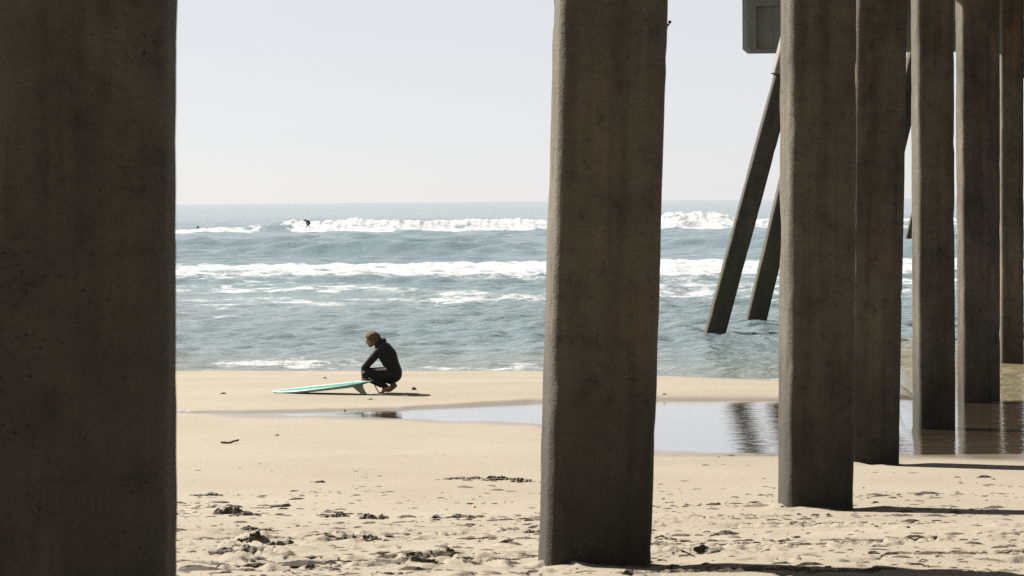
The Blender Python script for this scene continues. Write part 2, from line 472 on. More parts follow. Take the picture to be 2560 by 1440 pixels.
# ------------------------------------------------------------------ the sea
rs = np.random.RandomState(5)
waves = []
for i in range(60):
    lam = .62 * (9 / .62) ** (rs.rand() ** 1.5)
    th = rs.normal(0, .75)
    waves.append((lam, math.sin(th), -math.cos(th), (.0150 * lam ** .6) * min(1.0, (2.0 / lam) ** 1.0) * (.6 + .8 * rs.rand()), rs.rand() * 6.28))
def ridge(d, d0, wf, wb):
    q = d - d0
    return np.where(q < 0, np.exp(-(q / wf) ** 2), np.exp(-(q / wb) ** 2))
def sea(x, d):
    px = PX(x, d)
    step = np.where(d < 130, d * .0028, d * .0042)
    depth = sstep(52, 95, d)
    z = np.zeros_like(d)
    for lam, sx, sy, a, ph in waves:
        k = 2 * math.pi / lam
        att = sstep(2.2, 4.5, lam / step)
        arg = k * (x * sx + d * sy) + ph
        if lam > 3: att = att * (1 + 2.2 * sstep(150, 185, d))
        z = z + a * att * (np.sin(arg) + .25 * np.sin(2 * arg + .6))
    grp = .75 + .6 * N1(x * .05, d * .035)
    z = z * (.35 + .65 * depth) * grp * (1 + .5 * sstep(120, 260, d))
    foam = np.zeros_like(d)
    n_lo = fbm(N2, x * .035, d * .03, 4); n_mid = fbm(N3, x * .16, d * .12, 4); n_hi = fbm(N4, x * .7, d * .5, 4)
    # --- outer breaking wave
    wob = 5 * N1(x * .012, 3.1) + 2.0 * N2(x * .06, 1.7)
    d0 = 330 + wob
    A = np.interp(px, [-400, 430, 560, 640, 700, 760, 900, 1350, 1500, 1655, 1700, 1800, 1830, 1900, 2300, 3000],
                  [.5, .45, .55, .8, 1.1, 1.45, 1.5, 1.2, 1.0, 1.6, 2.1, 2.0, 1.3, 1.0, 1.0, .8])
    brk = np.interp(px, [-400, 440, 620, 690, 740, 1820, 1850, 3000], [1, 1, .85, .3, 1, 1, .9, .8])
    top = 1 + .16 * N3(x * .25, 7.7) + .12 * N4(x * 1.4, 2.2) + .10 * N5(x * 3.1, 4.2)
    r1 = ridge(d, d0, 7.0, 12.0)
    z = z + A * top * r1
    z = z + brk * .30 * r1 * np.abs(fbm(N5, x * 1.1, d * .35, 4)) * A
    foam = np.maximum(foam, (.76 + .6 * n_hi) * brk * sstep(-3, 3, d - (d0 - 15 - 9 * n_mid - 5 * n_hi)) * sstep(d0 + 9, d0 + 2, d))
    # --- unbroken swell behind the first foam line
    for dd, amp, wf, wb, sc, sd in ((240, .7, 5, 14, .03, 2.), (210, 1.05, 4, 12, .025, 8.), (178, .85, 3.5, 9, .03, 15.), (262, .4, 8, 14, .015, 21.), (290, .3, 8, 14, .015, 27.), (420, .7, 14, 25, .01, 31.), (520, .6, 16, 30, .008, 37.)):
        w0 = dd + 9 * N2(x * sc, sd) - .35 * (x + 6)
        m = np.clip(.55 + 1.1 * N1(x * sc * 1.6, sd + 4), .1, 1.3)
        z = z + amp * m * ridge(d, w0, wf, wb)
    # --- inner white water
    e1 = 151 + 2.5 * N2(x * .05, 4.4); e0 = 121.5 + 2 * N3(x * .06, 6.4)
    band = sstep(e1 + 1.2, e1 - 1.2, d) * sstep(e0 - 3, e0 + 3, d)
    z = z + .12 * band * (1 + .5 * n_mid) + band * .16 * n_hi
    foam = np.maximum(foam, band * (.78 + .45 * n_lo + .4 * n_hi))
    w0 = 115 + 2.2 * N1(x * .07, 9.2)                                     # small green bore
    gm = np.clip(.75 + .7 * N2(x * .05, 12.), .2, 1.2)
    z = z + .30 * gm * ridge(d, w0, 2.2, 5)
    foam = np.maximum(foam, .50 * sstep(w0 + 8, w0 + 2, d) * sstep(w0 - 1.5, w0, d) + .12 * n_hi * ridge(d, w0, 3, 5))
    lo = np.interp(px, [400, 900, 1350, 1700, 2300], [104, 103, 92, 96, 97]) + 2 * N3(x * .08, 1.)
    hi = np.interp(px, [400, 900, 1050, 1350, 1700, 2300], [115, 114, 107, 97, 112, 112])
    b2 = sstep(lo - 2, lo + 1.5, d) * sstep(hi + 1, hi - 1, d)
    z = z + .10 * b2 * (1 + n_mid)
    foam = np.maximum(foam, b2 * (.52 + .5 * n_lo + .5 * n_hi))
    # --- lacy remains closer in
    lace = sstep(58, 66, d) * sstep(112, 96, d)
    foam = np.maximum(foam, lace * (.10 + .27 * sstep(78, 96, d) + .38 * n_lo + .30 * n_mid + .25 * n_hi))
    far = sstep(165, 190, d) * sstep(330, 300, d)
    foam = np.maximum(foam, far * (-.05 + .3 * n_lo + .25 * n_mid))
    # --- shore break and swash
    off = np.interp(px, [0, 445, 1340, 1930, 2300], [0, 0, -1.2, -5.0, -6])
    w0 = 65 + off + 1.3 * N1(x * .13, 5.); m = np.clip(.25 + 1.5 * N2(x * .10, 3.3) + np.interp(px, [450, 700, 760], [.6, .5, 0]), 0, 1.1)
    z = z + .14 * m * ridge(d, w0, .9, 2)
    w1 = 59.8 + off + .7 * N3(x * .2, 5.); m1 = np.clip(.6 + .9 * N4(x * .25, 3.3), .1, 1.2)
    z = z + .085 * m1 * ridge(d, w1, .5, 1.3)
    sw = np.maximum(ridge(d, w1 - 1.1, 1.2, 1.3), 1.1 * ridge(d, w1 - 2.4 + .5 * N2(x * .6, 2.), .35, .5))
    foam = np.maximum(foam, sw * (.45 + .4 * n_hi + .2 * n_mid))
    silt = np.clip(.5 * sstep(66, 56, d - off) * (.6 + .6 * n_mid) + .25 * sstep(130, 100, d) * (.5 + n_lo), 0, 1)
    shore_r = sstep(2180, 2280, px) * sstep(70, 60, d)
    foam = foam * (1 - shore_r); silt = np.maximum(silt, shore_r)
    z = z * sstep(49 + off * .5, 58 + off, d) + .004
    return z, np.clip(foam, 0, 1.2), silt
def sea_at(x, d): return float(sea(np.array([x]), np.array([float(d)]))[0][0])
def build_sea():
    rows = np.concatenate([np.exp(np.arange(math.log(41), math.log(130), .0028)), np.exp(np.arange(math.log(130.3), math.log(640), .0042)), np.exp(np.linspace(math.log(645), math.log(40000), 70))])
    u, g = cols(0, 640, 0, 20)
    t = np.concatenate([-(.235 + 3.2 * g[::-1]), .235 * u, .235 + 3.2 * g])
    D = np.repeat(rows[:, None], len(t), 1); X = D * t[None, :]
    z, foam, silt = sea(X, D)
    fade = sstep(900, 500, D); z = z * fade; foam = foam * sstep(800, 400, D)
    me = grid_mesh('sea', X, D, z, None, {'foam': foam, 'silt': silt})
    tag(mesh_obj('sea', me, M_SEA), kind='structure')
build_sea()

# ------------------------------------------------------------------ pier: piles, caps, deck
CAP_Z = CAM_H + 4.65
def pile_mesh(name, w, z0, z1, seed, dz=.11, chip=1.0):
    """square concrete pile with arrised corners, slightly uneven, local origin at its foot"""
    rr = np.random.RandomState(seed); P = Perlin(seed + 100)
    h = w / 2; c = min(.085, w * .17)
    ring, edge = [], []
    for (sx, sy, a0) in ((-1, -1, 180), (1, -1, 270), (1, 1, 0), (-1, 1, 90)):
        for a in np.linspace(a0, a0 + 90, 6):
            ring.append((sx * (h - c) + c * math.cos(R(a)), sy * (h - c) + c * math.sin(R(a)))); edge.append(1.0 if a in (a0, a0 + 90) else 1.4)
        nx_ = np.array(ring[-1]); dr = np.array((-math.sin(R(a0 + 90)), math.cos(R(a0 + 90))))
        for q in np.linspace(0, w - 2 * c, 6)[1:-1]:
            ring.append(tuple(nx_ + dr * q)); edge.append(0)
    ring = np.array(ring); edge = np.array(edge); n = len(ring)
    zs = np.arange(z0, z1 + dz, dz); nz = len(zs)
    vs = []
    for z in zs:
        ang = np.arctan2(ring[:, 1], ring[:, 0])
        d = .004 * P(ang * 2.2, np.full(n, z * .9)) + .003 * P(ang * 6, np.full(n, z * 4))
        ch = -edge * chip * .016 * np.clip(P(ang * 1.3 + 5, np.full(n, z * 1.7)) - .25, 0, 1)
        ch -= edge * chip * .03 * np.clip(P(ang * 1.3 + 9, np.full(n, z * 5)) - .42, 0, 1)
        k = 1 + (d + ch) / h
        vs.append(np.column_stack([ring * k[:, None], np.full(n, z)]))
    vs = np.concatenate(vs)
    fs = []
    for a in range(nz - 1):
        for i in range(n):
            j = (i + 1) % n
            fs.append((a * n + i, a * n + j, (a + 1) * n + j, (a + 1) * n + i))
    fs.append(tuple(range(n))[::-1]); fs.append(tuple((nz - 1) * n + i for i in range(n)))
    return pydata(name, vs, fs)
# (distance, left px, right px at reference row, reference row, tilt deg, label)
W = .52
PILES = [
    (6.05, None, 444, 720, .85, 'widest pile, dark face cut off by the left edge of the photo'),
    (11.9, 1357, 1652, 720, 2.05, 'wide leaning pile standing alone in front of the sea, second nearest'),
    (18.4, 1943, 2141, 720, .55, 'pile with a broad sunlit left edge, just right of the raked piles'),
    (24.7, None, 2259, 720, 1.15, 'dark pile tucked close behind the one with the broad sunlit edge'),
    (31.0, 2277, 2389, 720, -.1, 'pile with a bright left edge at the near rim of the wet run-off'),
    (37.4, 2390, 2482, 720, -.2, 'pile with a thin bright edge standing in the shallow run-off water'),
    (43.8, None, 2502, 720, 0, 'shaded pile showing only as a narrow strip behind a nearer pile'),
    (56.5, 2498, None, 720, 0, 'rightmost pile, deep in shade, with a hair-thin sunlit edge'),
]
THETA = 4.5
TH0 = THETA
for i, (d, l, r, row, tilt, lab) in enumerate(PILES):
    THETA = TH0 if i != 7 else -5.0
    dm = 6044 / d
    if l is not None and r is not None:
        cx = at_y((l + r) / 2, row, d).x
        vw = (r - l) / dm
        va = math.radians(THETA) + math.atan2(cx, d)
        w = vw / (math.cos(va) + math.sin(va)) * (d - .0) / d
    else:
        w = W
        e = at_y(r if r is not None else l, row, d).x
        va = math.radians(THETA) + math.atan2(e, d)
        half = w * (math.cos(va) + abs(math.sin(va))) / 2
        cx = e - half if r is not None else e + half
    gz = ground(cx, d) if d < 44 else -.5
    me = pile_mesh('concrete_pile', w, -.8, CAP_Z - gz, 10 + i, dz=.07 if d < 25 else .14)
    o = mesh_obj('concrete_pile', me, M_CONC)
    zc = at_y(cx, row, d).z
    tl = R(tilt)
    # the tilt pivots at eye level row so the reference row stays put
    zrow = CAM_H - (row - hor(1280)) * d / FPX
    o.location = (cx - math.tan(tl) * (zrow - gz), d, gz)
    o.rotation_euler = Euler((0, tl, 0)).to_matrix().to_euler() if False else (Matrix.Rotation(tl, 3, 'Y') @ Matrix.Rotation(R(THETA), 3, 'Z')).to_euler()
    tag(o, lab, 'pile', 'row of concrete pier piles')
    if i == 1:
        # rusty stub of iron near the head, on the right edge
        v = [(.01 * math.cos(a), .01 * math.sin(a)) for a in np.linspace(0, 6.28, 7)[:-1]]
        bm = bmesh.new()
        for k, (sx, dx) in enumerate(((.018, 0), (.012, .012), (.016, .020))):
            bmesh.ops.create_icosphere(bm, subdivisions=1, radius=sx * .6, matrix=Matrix.Translation((w / 2 + dx - .002, -w / 2 + .12 + .006 * k, 2.64 + .014 * k)))
        sm = bpy.data.meshes.new('bolt_stub'); bm.to_mesh(sm); bm.free()
        mesh_obj('bolt_stub', sm, simple('rusty_iron', (.10, .035, .02), .9), o)

# raked (leaning) piles farther out, feet in the sea
def raked(px, py, width_px, slope, top_z, lab, collar=None, seed=0):
    b = at_z(px, py, 0.05); d = b.y
    w = width_px * d / FPX / 1.10
    root = empty('raked_pile', (b.x, d, 0))
    tag(root, lab, 'raked pile', 'raked piles standing in the sea')
    ang = math.atan(slope)
    L = top_z / math.cos(ang)
    me = pile_mesh('shaft', w, -1.5, L, seed, dz=.25, chip=1.6)
    o = mesh_obj('shaft', me, M_RAKE, root)
    o.rotation_euler = (Matrix.Rotation(ang, 3, 'Y') @ Matrix.Rotation(R(2), 3, 'Z')).to_euler()
    if collar:
        me = pile_mesh('collar', w * 1.28, collar, L + .02, seed + 1, dz=.25)
        c = mesh_obj('collar', me, M_CAP, root, False)
        c.rotation_euler = o.rotation_euler
    return d
d1 = raked(1787, 829, 54, .275, CAP_Z + .1, 'nearer of the two raked piles, with green weed low on its left edge', 7.75, 71)
raked(1889, 800, 53, .245, CAP_Z + .1, 'farther, shorter-looking raked pile half hidden by the sunlit-edged pile', None, 81)
raked(2140, 772, 50, .245, CAP_Z + 1.6, 'raked pile glimpsed only high up between two vertical piles at right', None, 91)
raked(2272, 600, 20, .245, CAP_Z, 'tiny far-off raked pile foot in the surf gap between two piles', None, 97)

def box(bm, x0, x1, y0, y1, z0, z1):
    vs = [bm.verts.new(p) for p in ((x0, y0, z0), (x1, y0, z0), (x1, y1, z0), (x0, y1, z0), (x0, y0, z1), (x1, y0, z1), (x1, y1, z1), (x0, y1, z1))]
    for f in ((3, 2, 1, 0), (4, 5, 6, 7), (0, 1, 5, 4), (1, 2, 6, 5), (2, 3, 7, 6), (3, 0, 4, 7)):
        bm.faces.new([vs[i] for i in f])
def bm_obj(name, bm, mat, parent=None, bevel=0):
    if bevel: bmesh.ops.bevel(bm, geom=bm.edges[:], offset=bevel, segments=1, affect='EDGES')
    me = bpy.data.meshes.new(name); bm.to_mesh(me); bm.free()
    return mesh_obj(name, me, mat, parent, False)

# concrete pile cap with a recessed end panel, hanging into the top of the picture
dc = 75.0
pl = at_y(1866, 60, dc)
sc = dc / FPX
root = empty('pile_cap', (pl.x, dc, at_y(1866, 128, dc).z))
tag(root, 'weathered concrete pile cap with a sunken panel, cut by the top of the photo', 'pile cap')
Lc, Hc = 9.0, 2.55
bm = bmesh.new()
def frame_box(x0, x1, z0, z1, y0=0, y1=1.3): box(bm, x0, x1, y0, y1, z0, z1)
bt, bl = .07, 24 * sc
prof = [(0, .14), (.16, 0), (Lc, 0), (Lc, Hc), (0, Hc)]
fr = [bm.verts.new((x, .12, z)) for x, z in prof]; bk = [bm.verts.new((x, 1.3, z)) for x, z in prof]
bm.faces.new(fr); bm.faces.new(bk[::-1])
for i in range(5):
    j = (i + 1) % 5; bm.faces.new((fr[j], fr[i], bk[i], bk[j]))
bmesh.ops.recalc_face_normals(bm, faces=bm.faces[:])
bm_obj('cap_block', bm, M_CAP, root)
rt = 112 * sc
def frame_part(name, pts):
    bm = bmesh.new()
    a = [bm.verts.new((x, 0, z)) for x, z in pts]; b = [bm.verts.new((x, .118, z)) for x, z in pts]
    bm.faces.new(a); bm.faces.new(b[::-1])
    for i in range(len(pts)):
        j = (i + 1) % len(pts); bm.faces.new((a[j], a[i], b[i], b[j]))
    bmesh.ops.recalc_face_normals(bm, faces=bm.faces[:])
    bm_obj(name, bm, M_CAP, root)
frame_part('frame_rail', [(.003, .142), (.16, .003), (bl, .003), (bl, Hc), (.003, Hc)])
frame_part('frame_rail', [(bl + .002, rt), (2.6, rt + .04), (2.6, Hc), (bl + .002, Hc)])
frame_part('frame_rail', [(bl + .002, .003), (2.6, .003), (2.6, .065), (bl + .002, .065)])
frame_part('frame_rail', [(2.602, .003), (Lc, .003), (Lc, Hc), (2.602, Hc)])

# the deck over the piles (out of the picture above, but it shades the piles)
ax = Vector((1.6, 6.3, 0)).normalized(); ang = math.atan2(ax.y, ax.x)
root = empty('pier_deck', (-1.13 - 1.6 * 6.05 / 6.3, 0, 0)); root.rotation_euler = (0, 0, ang)
tag(root, 'concrete pier deck and beams overhead, above the top right corner', 'pier')
def deck_part(name, u0, u1, v0, v1, z0, z1):
    bm = bmesh.new(); box(bm, u0, u1, v0, v1, z0, z1); return bm_obj(name, bm, M_CAP, root, .02)
deck_part('deck_slab', -32, 96, -10.5, 3.3, CAP_Z + 2.6, CAP_Z + 2.95)
deck_part('platform_slab', 74, 82, 3.31, 12, CAP_Z + 2.6, CAP_Z + 2.95)
deck_part('edge_beam', -32, 96, 3.0, 3.29, CAP_Z + 1.7, CAP_Z + 2.59)
deck_part('edge_beam', -32, 96, -10.4, -10.1, CAP_Z + 1.7, CAP_Z + 2.59)
for k in range(-4, 15):
    u = 6.5 * k + 6.24
    deck_part('cross_beam', u - .45, u + .45, -10.0, 2.0, CAP_Z, CAP_Z + 2.59)

# ------------------------------------------------------------------ people (one continuous body from overlapping tapered limbs)
def limb_verts(vs, fs, p0, r0, p1, r1, seg=14, sq=1.0):
    p0, p1 = Vector(p0), Vector(p1)
    ax = p1 - p0; L = ax.length
    q = ax.to_track_quat('Z', 'Y') if L > 1e-6 else Vector((0, 0, 1)).to_track_quat('Z', 'Y')
    rings = []
    for a in np.linspace(-90, 0, 5): rings.append((r0 * math.sin(R(a)), r0 * math.cos(R(a))))
    for a in np.linspace(0, 90, 5): rings.append((L + r1 * math.sin(R(a)), r1 * math.cos(R(a))))
    base = len(vs)
    for zz, rr in rings:
        for s in range(seg):
            th = 2 * math.pi * s / seg
            vs.append(p0 + q @ Vector((max(rr, 1e-4) * math.cos(th), max(rr, 1e-4) * math.sin(th), zz)))
    for k in range(len(rings) - 1):
        for s in range(seg):
            t = (s + 1) % seg
            fs.append((base + k * seg + s, base + k * seg + t, base + (k + 1) * seg + t, base + (k + 1) * seg + s))
    fs.append(tuple(base + s for s in range(seg))[::-1]); fs.append(tuple(base + (len(rings) - 1) * seg + s for s in range(seg)))
def body(name, prims, voxel, mats, parent, smooth_it=4):
    vs, fs = [], []
    for p0, r0, p1, r1, m in prims: limb_verts(vs, fs, p0, r0, p1, r1)
    me = pydata(name + '_raw', vs, fs)
    o = bpy.data.objects.new(name, me); col.objects.link(o)
    md = o.modifiers.new('remesh', 'REMESH'); md.mode = 'VOXEL'; md.voxel_size = voxel; md.adaptivity = 0
    sm = o.modifiers.new('smooth', 'SMOOTH'); sm.iterations = smooth_it; sm.factor = .5
    dg = bpy.context.evaluated_depsgraph_get()
    nm = bpy.data.meshes.new_from_object(o.evaluated_get(dg))
    o.modifiers.clear(); o.data = nm
    nm.materials.clear()
    for m in mats: nm.materials.append(m)
    # each face takes the material of the limb it lies on
    n = len(nm.polygons); c = np.zeros(n * 3); nm.polygons.foreach_get('center', c); c = c.reshape(-1, 3)
    best = np.full(n, 1e9); mi = np.zeros(n, int)
    for p0, r0, p1, r1, m in prims:
        a = np.array(p0, float); b = np.array(p1, float); ab = b - a
        t = np.clip(((c - a) @ ab) / max(ab @ ab, 1e-9), 0, 1)
        dd = np.linalg.norm(c - a - t[:, None] * ab, axis=1) - (r0 + t * (r1 - r0))
        s = dd < best; best[s] = dd[s]; mi[s] = m
    nm.polygons.foreach_set('material_index', mi.astype(np.int32)); nm.polygons.foreach_set('use_smooth', [True] * n)
    nm.update()
    o.parent = parent
    return o
def hand(wrist, d, side, curl, s=1.0):
    """palm, four unequal bent fingers and a thumb; d = direction of the fingers, side = palm width direction"""
    w = Vector(wrist); d = Vector(d).normalized(); side = Vector(side).normalized(); c = Vector(curl).normalized()
    out = []
    for k in (-1, -.33, .33, 1):
        out.append((w, .018 * s, w + d * .085 * s + side * .03 * k * s, .013 * s, 1))
    for k, ln in ((-1, .062), (-.33, .078), (.33, .084), (1, .07)):
        b = w + d * .085 * s + side * .031 * k * s
        m = b + (d + c * .35).normalized() * ln * .5 * s
        out.append((b, .010 * s, m, .009 * s, 1)); out.append((m, .009 * s, m + (d * .6 + c).normalized() * ln * .5 * s, .0075 * s, 1))
    b = w + d * .025 * s - side * .028 * s
    m = b + (d * .6 - side * .8).normalized() * .04 * s
    out.append((b, .013 * s, m, .011 * s, 1)); out.append((m, .011 * s, m + (d + c * .4).normalized() * .035 * s, .009 * s, 1))
    return out
M_SUIT = simple('black_neoprene', (.0035, .0035, .0035), .9, .3, 40, .002)
M_SKIN = simple('skin', (.20, .105, .065), .55, .1, 30)
M_HAIR = NT('hair'); 
_n = M_HAIR.noise(1, 4, .7, M_HAIR.mapped((60, 25, 25)))
M_HAIR.set('Base Color', M_HAIR.ramp(_n, [(.3, (.028, .018, .010)), (.7, (.135, .088, .044))])); M_HAIR.set('Roughness', .85); M_HAIR.set('Specular IOR Level', .15); M_HAIR.bump(_n, .8, .01); M_HAIR = M_HAIR.m
def crouching_person():
    p = on_beach(957, 983)
    root = empty('person', p)
    tag(root, 'person in a black wetsuit crouching beside the tail of a surfboard', 'person')
    S, K = 0, 1
    P = [
        ((.165, -.065, .285), .128, (.165, .065, .285), .128, S),
        ((.165, 0, .31), .135, (.13, 0, .44), .125, S),
        ((.132, -.03, .44), .122, (.085, -.05, .57), .135, S), ((.132, .03, .44), .122, (.085, .05, .57), .135, S),
        ((.078, -.05, .57), .14, (.03, -.07, .655), .12, S), ((.078, .05, .57), .14, (.03, .07, .655), .12, S),
        ((.03, -.08, .665), .10, (-.045, -.165, .635), .078, S), ((.03, .08, .665), .10, (-.045, .165, .635), .078, S),
        ((.0, 0, .70), .085, (-.085, 0, .775), .062, S),
        # near arm, far arm
        ((-.045, -.165, .635), .075, (-.165, -.165, .515), .058, S), ((-.165, -.165, .515), .058, (-.268, -.15, .40), .047, S),
        ((-.268, -.15, .40), .047, (-.288, -.09, .315), .034, S), ((-.288, -.09, .315), .032, (-.292, -.065, .295), .026, K),
        ((-.045, .165, .635), .075, (-.15, .175, .515), .056, S), ((-.15, .175, .515), .056, (-.25, .17, .40), .047, S),
        ((-.25, .17, .40), .047, (-.275, .07, .32), .034, S), ((-.275, .07, .32), .032, (-.282, .05, .305), .026, K),
        # near leg
        ((.15, -.085, .275), .118, (-.05, -.14, .285), .098, S), ((-.05, -.14, .285), .098, (-.24, -.175, .295), .074, S),
        ((-.24, -.175, .29), .070, (-.14, -.165, .215), .060, S), ((-.14, -.165, .215), .062, (-.02, -.155, .15), .055, S),
        ((-.02, -.155, .15), .052, (.055, -.15, .115), .038, S),
        ((.055, -.15, .115), .035, (.085, -.15, .095), .034, K), ((.105, -.15, .085), .028, (.0, -.15, .038), .030, K),
        ((.06, -.15, .10), .034, (.01, -.15, .045), .030, K),
        ((.0, -.165, .033), .020, (-.045, -.168, .014), .013, K), ((.0, -.145, .033), .022, (-.05, -.145, .015), .014, K), ((.0, -.13, .033), .020, (-.045, -.125, .014), .014, K),
        # far leg
        ((.15, .085, .275), .118, (-.03, .15, .29), .098, S), ((-.03, .15, .29), .098, (-.21, .19, .30), .074, S),
        ((-.21, .19, .295), .070, (-.02, .17, .215), .060, S), ((-.02, .17, .215), .060, (.11, .14, .165), .045, S),
        ((.11, .14, .165), .042, (.145, .13, .15), .038, S), ((.145, .13, .15), .036, (.165, .125, .125), .034, K),
        ((.185, .12, .10), .030, (.10, .125, .036), .030, K), ((.155, .125, .13), .034, (.11, .125, .05), .030, K),
        ((.10, .11, .033), .020, (.055, .105, .014), .013, K), ((.10, .13, .033), .022, (.05, .13, .015), .014, K), ((.10, .145, .033), .020, (.055, .15, .014), .014, K),
        # neck and head, face turned down and to the left
        ((-.075, 0, .765), .058, (-.125, 0, .80), .062, K),
        ((-.135, -.0, .825), .086, (-.165, 0, .815), .086, K),
        ((-.165, -.0, .80), .070, (-.178, 0, .755), .056, K), ((-.178, 0, .755), .054, (-.176, 0, .728), .036, K),
        ((-.238, 0, .80), .012, (-.246, 0, .772), .015, K),          # nose
        ((-.225, -.03, .822), .018, (-.225, .03, .822), .018, K),    # brow
        ((-.216, -.018, .742), .012, (-.216, .018, .742), .012, K),  # mouth
        ((-.125, -.086, .805), .014, (-.128, -.09, .775), .010, K), ((-.125, .086, .805), .014, (-.128, .09, .775), .010, K),
    ]
    P += hand((-.292, -.065, .292), (-.05, .35, -1), (-.6, .7, .2), (.6, .3, -.2), .95)
    P += hand((-.282, .05, .302), (-.05, -.35, -1), (-.6, -.7, .2), (.6, -.3, -.2), .95)
    body('body', P, .0085, [M_SUIT, M_SKIN], root, 3)
    # eyes
    # hair: tousled cap over the skull
    bm = bmesh.new(); bmesh.ops.create_icosphere(bm, subdivisions=4, radius=1)
    PN = Perlin(7)
    for v in bm.verts:
        n = v.co.copy()
        f = .111 * (1 + .10 * float(PN(n.x * 3.1 + n.z * 2, n.y * 3.1)) + .05 * float(PN(n.x * 9, n.y * 9 + n.z * 8)))
        # trimmed towards the face (down-left) and the nape
        dn = n.dot(Vector((-.55, 0, -.84)))
        f *= 1 - .24 * float(sstep(.1, .75, dn))
        v.co = Vector((n.x * f * 1.12, n.y * f * .96, n.z * f)) + Vector((-.142, 0, .826))
    bm_obj('hair', bm, M_HAIR, root)
    for p_ in root.children[-1].data.polygons: p_.use_smooth = True
    # folded neoprene hood lying bunched on the nape
    H = [((-.055, -.075, .745), .035, (.0, -.055, .790), .044, 0), ((.0, -.055, .790), .044, (.022, 0, .798), .042, 0), ((.022, 0, .798), .042, (.0, .055, .790), .044, 0),
         ((.0, .06, .785), .042, (-.055, .075, .745), .035, 0), ((.02, -.03, .765), .045, (.02, .03, .765), .045, 0), ((-.055, -.075, .745), .032, (-.09, -.055, .70), .026, 0), ((-.055, .075, .745), .032, (-.09, .055, .70), .026, 0)]
    body('hood', H, .008, [M_SUIT], root, 3)
    root.scale = (1.03,) * 3
    return p
crouch = crouching_person()

# ------------------------------------------------------------------ surfboard
def mat_board():
    t = NT('surfboard_glass')
    sep = t.n('ShaderNodeSeparateXYZ'); t.l(t.obj(), sep.inputs[0])
    # green band laid along the near rail of the deck, fading into white at the stringer
    y = t.math('MULTIPLY', sep.outputs[1], -1.0)
    wob = t.math('MULTIPLY', t.math('SUBTRACT', t.noise(3, 2), .5), .03)
    b = t.ramp(t.math('ADD', y, wob), [(.03, 0.0), (.05, 1.0)])
    c = t.mix(b, (.31, .325, .32), (.003, .135, .085))
    e = t.ramp(t.math('ADD', sep.outputs[2], 0.0), [(.0, 0.0), (.004, 1.0)])
    c = t.mix(e, (.22, .24, .255), c)  # shade of the board's underside is painted in as grey
    t.set('Base Color', c); t.set('Roughness', .45); t.set('Specular IOR Level', .3)
    return t.m
def surfboard():
    nose, tail = on_beach(683, 982), at_y(931, 956, crouch.y - .30)
    nose.z -= .008
    root = empty('surfboard', nose)
    tag(root, 'white and green longboard lying on the sand, tail propped on its fin', 'surfboard')
    v = tail - nose
    L = v.length * 1.01
    yaw = math.atan2(v.y, v.x); pitch = math.asin(v.z / L); q = L / 2.05
    n, m = 60, 24
    vs, fs = [], []
    for i in range(n + 1):
        s = i / n; x = s * L
        hw = .245 * (math.sin(math.pi * min(1, (s * .96 + .012)) ** .86) ** .62) * (1 - .12 * max(0, s - .8) / .2)
        th = .041 * min(1, (min(s, 1 - s) * 5 + .06)) ** .7
        rock = .035 * max(0, (.28 - s) / .28) ** 2 + .03 * max(0, (s - .75) / .25) ** 2
        for j in range(m):
            a = 2 * math.pi * j / m
            cy, sz = math.cos(a), math.sin(a)
            vs.append((x, hw * math.copysign(abs(cy) ** .8, cy), rock + th * math.copysign(abs(sz) ** .9, sz) * (1.0 if sz > 0 else .95)))
    for i in range(n):
        for j in range(m):
            k = (j + 1) % m; fs.append((i * m + j, i * m + k, (i + 1) * m + k, (i + 1) * m + j))
    fs.append(tuple(range(m))[::-1]); fs.append(tuple(n * m + j for j in range(m)))
    rot = (Matrix.Rotation(yaw, 3, 'Z') @ Matrix.Rotation(-pitch, 3, 'Y') @ Matrix.Rotation(R(4), 3, 'X')).to_euler()
    o = mesh_obj('board', pydata('board', vs, fs), mat_board(), root); o.rotation_euler = rot
    # swept fin
    pts = [(x - 2.12 + L, z * .86) for x, z in ((1.74, -.02), (1.80, -.10), (1.87, -.17), (1.95, -.215), (1.985, -.21), (1.955, -.15), (1.93, -.08), (1.93, -.02))]
    vs = [(x, -.007, z) for x, z in pts] + [(x, .007, z) for x, z in pts]; k = len(pts)
    fs = [tuple(range(k)), tuple(range(2 * k - 1, k - 1, -1))] + [(i + k, (i + 1) % k + k, (i + 1) % k, i) for i in range(k)]
    f = mesh_obj('fin', pydata('fin', vs, fs), simple('fin_resin', (.22, .24, .15), .35), root, False); f.rotation_euler = rot
    # leash plug and hanging leash
    bm = bmesh.new(); bmesh.ops.create_cone(bm, segments=12, radius1=.02, radius2=.02, depth=.014, cap_ends=True, matrix=Matrix.Translation((L - .1, 0, .05)))
    g = bm_obj('leash_plug', bm, M_SUIT, root); g.rotation_euler = rot
    path = [Vector((L - 2.05 + x, y, z)) for x, y, z in ((1.95, 0, .06), (2.0, -.03, .075), (2.06, -.06, .045), (2.10, -.07, -.03), (2.12, -.06, -.10), (2.14, -.05, -.15))]
    vs, fs = [], []
    for a, b in zip(path[:-1], path[1:]): limb_verts(vs, fs, a, .008, b, .008, 8)
    g = mesh_obj('leash', pydata('leash', vs, fs), M_SUIT, root); g.rotation_euler = rot
surfboard()

